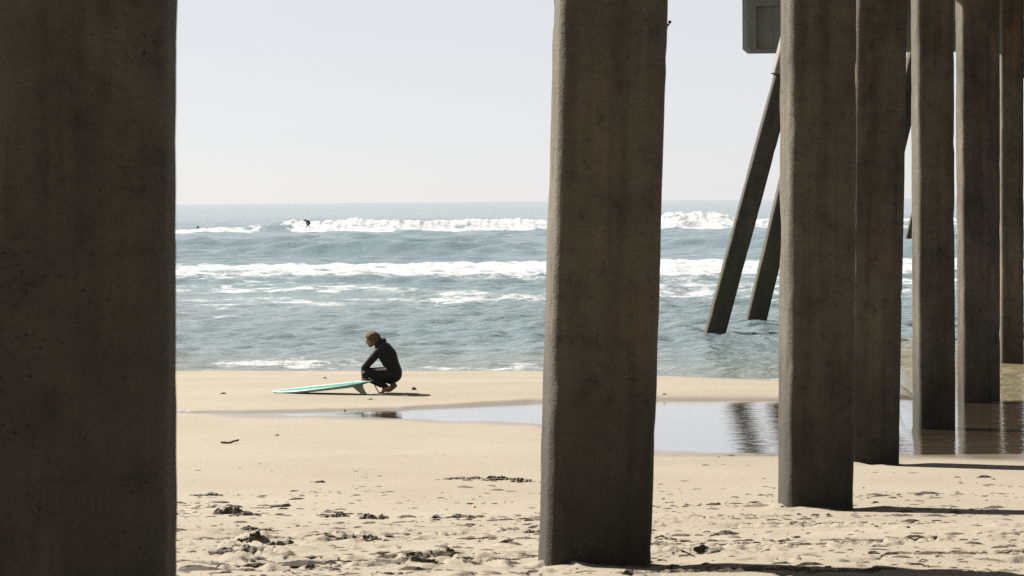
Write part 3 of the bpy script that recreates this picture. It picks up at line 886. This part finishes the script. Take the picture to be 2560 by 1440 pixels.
# ------------------------------------------------------------------ people out in the surf
def surfer_on_wave():
    d = 316.0
    p = at_y(769, 569, d)
    root = empty('person', p)
    tag(root, 'small dark person riding the white water, bent forward with one arm down', 'person')
    S = 0
    P = [((-.30, 0, .83), .105, (-.27, 0, .83), .105, S), ((-.22, 0, .80), .06, (-.08, 0, .78), .08, S),
         ((-.08, -.10, .77), .10, (.12, -.06, .68), .12, S), ((-.08, .10, .77), .10, (.12, .06, .68), .12, S),
         ((.12, 0, .68), .13, (.22, 0, .48), .135, S),
         ((.22, -.08, .48), .12, (.02, -.12, .36), .085, S), ((.02, -.12, .36), .075, (-.10, -.12, .22), .06, S), ((-.10, -.12, .22), .055, (-.12, -.12, .06), .04, S), ((-.12, -.12, .05), .035, (-.22, -.12, .03), .03, S),
         ((.22, .08, .48), .12, (.10, .12, .32), .085, S), ((.10, .12, .32), .07, (.2, .12, .05), .045, S), ((.2, .12, .05), .035, (.12, .12, .03), .03, S),
         ((-.08, -.14, .74), .06, (-.13, -.16, .56), .05, S), ((-.13, -.16, .56), .05, (-.16, -.14, .42), .04, S),
         ((-.08, .14, .74), .06, (-.05, .2, .58), .05, S), ((-.05, .2, .58), .05, (-.1, .2, .45), .04, S)]
    body('body', [(tuple(1.15 * c for c in a), r * 1.2, tuple(1.15 * c for c in b), q * 1.2, m) for a, r, b, q, m in P], .02, [M_SUIT], root, 3)
    vs, fs = [], []
    n, m = 30, 12
    for i in range(n + 1):
        s = i / n; hw = .28 * max(.02, math.sin(math.pi * (s * .96 + .02)) ** .7)
        for j in range(m):
            a = 2 * math.pi * j / m; vs.append((-1.25 + s * 2.5, hw * math.cos(a), -.03 + .03 * math.sin(a)))
    for i in range(n):
        for j in range(m):
            k = (j + 1) % m; fs.append((i * m + j, i * m + k, (i + 1) * m + k, (i + 1) * m + j))
    b = mesh_obj('surfboard', pydata('surfboard', vs, fs), simple('white_board', (.5, .5, .5), .3)); b.location = p
    tag(b, 'pale surfboard under the person riding the white water', 'surfboard')
surfer_on_wave()
def swimmer():
    p = at_y(495, 570, 345)
    root = empty('person', p)
    tag(root, 'tiny dark head and shoulders of a person in the water at far left', 'person')
    body('body', [((0, 0, .18), .10, (0, 0, .22), .10, 0), ((0, 0, .05), .06, (0, 0, .18), .06, 0), ((-.16, 0, .0), .08, (.16, 0, .0), .08, 0), ((-.1, 0, -.3), .12, (.1, 0, -.3), .12, 0), ((0, 0, -.3), .15, (0, 0, .0), .12, 0)], .02, [M_SUIT], root, 2)
swimmer()
def floating():
    d = 184.0; p = at_y(582, 632, d)
    root = empty('floating_bird', p)
    tag(root, 'small dark bird-like shape floating in the swell near the left pile', 'bird')
    body('body', [((-.16, 0, .0), .05, (.05, 0, .02), .09, 0), ((.05, 0, .02), .09, (.16, 0, .03), .05, 0), ((.13, 0, .06), .04, (.17, 0, .11), .04, 0), ((.18, 0, .115), .025, (.23, 0, .11), .01, 0)], .012, [simple('dark_plumage', (.03, .028, .025), .8)], root, 2)
floating()

# ------------------------------------------------------------------ things washed up on the sand
def mat_heap():
    t = NT('sandy_kelp'); n = t.noise(45, 5, .7); b = t.noise(9, 4, .6)
    c = t.ramp(n, [(.35, (.022, .017, .010)), (.65, (.055, .043, .025))])
    c = t.mix(t.ramp(b, [(.5, 0.0), (.64, .85)]), c, (.15, .127, .093))
    t.set('Base Color', c); t.set('Roughness', .9); t.bump(n, .7, .01)
    return t.m
M_KELP = mat_heap()
M_CLOD = simple('damp_sand_clod', (.19, .155, .11), .95, .35, 25, .02)
M_WOOD = simple('driftwood', (.11, .08, .055), .85, .4, 30, .004)
M_STONE = simple('dark_stone', (.05, .045, .04), .75, .4, 30, .006)
M_SHELL = simple('white_shell', (.5, .5, .49), .4, .1, 30)
M_PEEL = simple('orange_scrap', (.5, .22, .03), .6, .2, 60)
rng = random.Random(3)
def stone(name, px, py, wpx, hpx, lab, cat, mat=M_STONE, seed=0, flat=1.0):
    p = on_beach(px, py); s = p.y / FPX
    rx, rz = wpx * s / 2, hpx * s / 1.5
    bm = bmesh.new(); bmesh.ops.create_icosphere(bm, subdivisions=3, radius=1)
    P = Perlin(seed + 300)
    for v in bm.verts:
        n = v.co
        f = 1 + .28 * float(P(n.x * 1.4 + n.z * 1.1 + 4, n.y * 1.4 + n.z)) + .12 * float(P(n.x * 4 + n.z * 3, n.y * 4))
        v.co = Vector((n.x * rx * f, n.y * rx * .8 * f, max(n.z, -.5) * rz * f))
    o = bm_obj(name, bm, mat); o.location = p + Vector((0, 0, rz * .25)); o.rotation_euler.z = rng.random() * .5 - .25
    for q in o.data.polygons: q.use_smooth = True
    return tag(o, lab, cat)
def stick(name, px, py, wpx, lab, cat, mat=M_WOOD, bend=.1, thick=.012, up=.0, yaw=0, seed=0):
    p = on_beach(px, py); L = wpx * p.y / FPX
    rr = random.Random(seed); vs, fs = [], []
    n = 7; pts = []
    for i in range(n):
        t = i / (n - 1) - .5
        x, y = t * L, bend * L * math.sin(t * 5 + seed)
        z = ground(p.x + x, p.y + y) - p.z + thick * .7 + up * max(0, t + .1) + rr.uniform(-.2, .4) * thick
        pts.append(Vector((x, y, z)))
    for i in range(n - 1):
        r0 = thick * (1 - .35 * abs(i / (n - 1) - .6)); limb_verts(vs, fs, pts[i], r0, pts[i + 1], r0 * .93, 8)
    o = mesh_obj(name, pydata(name, vs, fs), mat); o.location = p
    return tag(o, lab, cat)
def clump(name, px, py, wpx, hpx, lab, cat='seaweed', mat=None, seed=0, n=26):
    """matted heap: one crumpled, creased mass with a ragged outline"""
    p = on_beach(px, py); sc_ = p.y / FPX; Wm, H = wpx * sc_ * 1.2, hpx * sc_ * 1.1 + .004
    P = Perlin(seed + 500); Q = Perlin(seed + 900)
    nu = int(min(84, 22 + wpx * .7)); nv = 20
    u = np.linspace(-1, 1, nu)[None, :] * np.ones((nv, 1)); v = np.linspace(-1, 1, nv)[:, None] * np.ones((1, nu))
    x = u * Wm / 2; dep = min(.30, max(.05, Wm * .45)); y = v * dep / 2 + .25 * dep * P(u * 2.0, u * 0 + 3.3)
    env = np.clip(1 - np.abs(u) ** 2.2, 0, 1) ** .7 * np.clip(1 - np.abs(v) ** 2.5, 0, 1) ** .6
    prof = np.clip(.72 + .5 * P(u * 2.0 + seed, u * 0 + .7), .25, 1.1)
    cre = .85 - .75 * np.abs(P(x * 20 + 2, y * 16)) + .30 * np.abs(Q(x * 40, y * 26)) + .12 * P(x * 90, y * 50)
    z = H * env * prof * np.clip(cre, .25, 1.25)
    x = x + .012 * Q(x * 40, y * 40 + 7) ; y = y + .012 * P(x * 40 + 9, y * 40) - .35 * z
    g = beach((p.x + x).ravel(), (p.y + y).ravel())[0].reshape(x.shape) - p.z
    rag = (env < .02) | (P(x * 24 + 1, y * 20) + .62 < .9 * (1 - env))
    z = g + np.where(rag, -.012, z + .002)
    me = grid_mesh(name, x, y, z)
    o = mesh_obj(name, me, mat or M_KELP); o.location = p
    return tag(o, lab, cat)

stone('stone', 1035, 975, 13, 9, 'dark fist-sized stone on the sand right of the crouching person', 'stone', seed=1)
stone('stone', 862, 1027, 7, 4, 'small dark pebble on the edge of the wet strip below the surfboard', 'stone', seed=2)
stone('stone', 692, 1089, 12, 4, 'flat dark pebble alone on smooth sand below the surfboard nose', 'stone', seed=3)
stone('stone', 1708, 1100, 8, 4, 'dark pebble in the shining run-off left of the pile reflections', 'stone', seed=4)
stone('stone', 1661, 987, 10, 4, 'tiny dark pebble on the sand bank just right of the leaning pile', 'stone', seed=5)
clump('seaweed', 813, 946, 9, 4, 'tiny dark scrap of weed on the sand above the surfboard', seed=6, n=8)
clump('seaweed', 557, 985, 15, 4, 'thin dark scrap of weed left of the surfboard nose', seed=7, n=8)
clump('seaweed', 927, 999, 14, 3, 'thin dark scrap of weed just below the surfboard fin', seed=8, n=8)
clump('seaweed', 1022, 987, 46, 5, 'dark crumbs of weed lying in the crouching person shadow', seed=9, n=16)
stick('driftwood', 575, 1110, 42, 'driftwood stick with a thick raised end on open sand at left', 'driftwood', thick=.016, up=.05, seed=2)
stone('sea_shell', 1418, 1417, 13, 9, 'white shell at the foot of the wide leaning pile', 'shell', M_SHELL, 9)
stone('orange_scrap', 1185, 1270, 9, 6, 'small orange scrap on the sand left of the wide leaning pile', 'litter', M_PEEL, 10)
CL = [(575, 1284, 70, 20, 'dark heap of weed by the left pile, above the biggest heap'), (622, 1288, 50, 10, 'low trailing weed just right of a dark heap near the left pile'),
      (845, 1294, 50, 18, 'dark notched clump, left half of the paired weed heaps'), (935, 1297, 62, 16, 'rounded dark clump, right half of the paired weed heaps'),
      (632, 1363, 76, 30, 'largest dark heap of weed and sand in the left foreground'), (700, 1366, 60, 14, 'tail of weed running right from the largest heap'),
      (635, 1326, 80, 10, 'flat weed patch just above the largest foreground heap'), (805, 1352, 60, 10, 'low tangle of weed right of the largest heap'),
      (862, 1355, 60, 14, 'curly dark tangle of weed between the largest heap and the leaning pile'), (925, 1353, 36, 8, 'small arched weed clump next to the curly tangle'),
      (590, 1388, 120, 12, 'long dark band of weed under the largest heap'), (665, 1402, 80, 9, 'dark weed streak lowest beneath the largest heap'),
      (1105, 1401, 70, 18, 'pointed dark clump in the bottom foreground left of the leaning pile'), (1165, 1408, 60, 8, 'weed strands trailing right from the pointed clump'),
      (1015, 1413, 110, 11, 'weed mat at the bottom edge left of the pointed clump'), (1265, 1410, 60, 10, 'greenish weed clump near the foot of the leaning pile'),
      (700, 1267, 46, 8, 'small dark wedge of weed above the paired heaps'), (1150, 1293, 60, 9, 'little weed hump in the sand left of the leaning pile'),
      (830, 1282, 44, 4, 'thin flat weed blade above the notched clump'), (520, 1240, 60, 8, 'thin tangle of weed touching the left pile edge'),
      (1330, 1333, 36, 8, 'loop-shaped weed scrap touching the left edge of the leaning pile'),
      (1812, 1337, 60, 10, 'dark weed clump on the sand midway between the two sunlit-edged piles'), (1770, 1384, 64, 8, 'low weed clump nearest the leaning pile shadow'),
      (1965, 1363, 30, 6, 'short dark weed piece below the pile with the broad sunlit edge'), (2175, 1358, 66, 6, 'flat row of weed bits in the right foreground'),
      (2185, 1388, 30, 7, 'small forked weed scrap below the flat row of bits'), (2540, 1383, 60, 11, 'dark weed clump at the right edge of the photo'),
      (2318, 1418, 34, 5, 'short weed strand in the bottom right foreground'), (2025, 1436, 60, 10, 'weed clump at the bottom edge right of the leaning pile shadow'),
      (1250, 1202, 80, 12, 'wrack pile with a knob, right of centre in the drift line'), (1305, 1206, 50, 10, 'wrack pile at the right end of the drift line by the leaning pile'),
      (1160, 1198, 90, 8, 'thin wrack at the left end of the drift line'), (800, 1206, 24, 6, 'lone dot of weed left of the drift line'),
      (1668, 1349, 44, 5, 'weed strand close to the right edge of the leaning pile')]
for i, (px, py, w, h, lab) in enumerate(CL):
    clump('seaweed', px, py, w, h, lab, seed=i * 7 + 1, n=int(10 + w * h / 45))

# fine litter too small to pick apart: chips, weed crumbs and grit
def litter():
    rr = np.random.RandomState(8); vs, fs = [], []
    m = 30000
    d = 11 + 16 * rr.rand(m) ** 1.7; x = rr.uniform(-.23, .23, m) * d
    pr = (.10 + .9 * sstep(.05, .3, fbm(N3, x * .5 + d * .15, d * 1.5, 3))) * np.where(d > 21, .12, 1)
    k = rr.rand(m) < pr; x, d = x[k][:5200], d[k][:5200]
    for x_, d_ in zip(x, d):
        L = rr.gamma(1.3, .016) + .006; w = L * rr.uniform(.2, .5); h = rr.uniform(.25, .6) * w + .002
        a = rr.normal(0, .9)
        vs.append((x_, d_, L, w, h, math.cos(a), math.sin(a)))
    A = np.array(vs)
    z, _ = beach(A[:, 0], A[:, 1])
    V, F = [], []
    for (x, d, L, w, h, c, s), zz in zip(A, z):
        b = len(V)
        for u, v, q in ((-L, 0, 0), (0, -w, 0), (L, 0, 0), (0, w, 0), (-.3 * L, 0, h), (.4 * L, 0, h * .8)):
            V.append((x + u * c - v * s, d + u * s + v * c, zz + q - .001))
        F += [(b, b + 1, b + 4), (b + 1, b + 5, b + 4), (b + 1, b + 2, b + 5), (b + 2, b + 3, b + 5), (b + 3, b + 4, b + 5), (b + 3, b, b + 4)]
    for (cx, cy, w_, h_, _l) in CL:
        p = on_beach(cx, cy); ww = w_ * p.y / FPX
        for q in range(int(1 + w_ / 16)):
            x0 = p.x + rr.normal(0, .42) * ww; y0 = p.y + rr.normal(0, .16); a = rr.uniform(-.7, .7) + (math.pi if rr.rand() < .5 else 0); ln = rr.uniform(.03, .10); k = rr.uniform(-14, 14)
            pts = []
            for t in np.linspace(0, 1, 7):
                pts.append((x0, y0)); x0 += math.cos(a) * ln / 6; y0 += math.sin(a) * ln / 6; a += k * ln / 6
            pts = np.array(pts); gz = beach(pts[:, 0], pts[:, 1])[0]; wd = rr.uniform(.002, .005); hh = rr.uniform(.002, .012)
            for i_, ((px_, py_), g_) in enumerate(zip(pts, gz)):
                e_ = hh * math.sin(math.pi * i_ / 6) * rr.uniform(.3, 1)
                V += [(px_, py_ - wd, g_ + e_), (px_, py_ + wd, g_ + e_), (px_, py_, g_ + e_ + wd * 1.5)]
                if i_:
                    b = len(V) - 6; F += [(b, b + 3, b + 5, b + 2), (b + 2, b + 5, b + 4, b + 1), (b + 1, b + 4, b + 3, b)]
    m = simple('weed_crumbs', (.052, .033, .018), .9, .6, 3)
    o = mesh_obj('weed_crumbs', pydata('weed_crumbs', V, F), m, smooth=False)
    tag(o, 'crumbs of dry weed and wood chips strewn over the sand', kind='stuff')
litter()
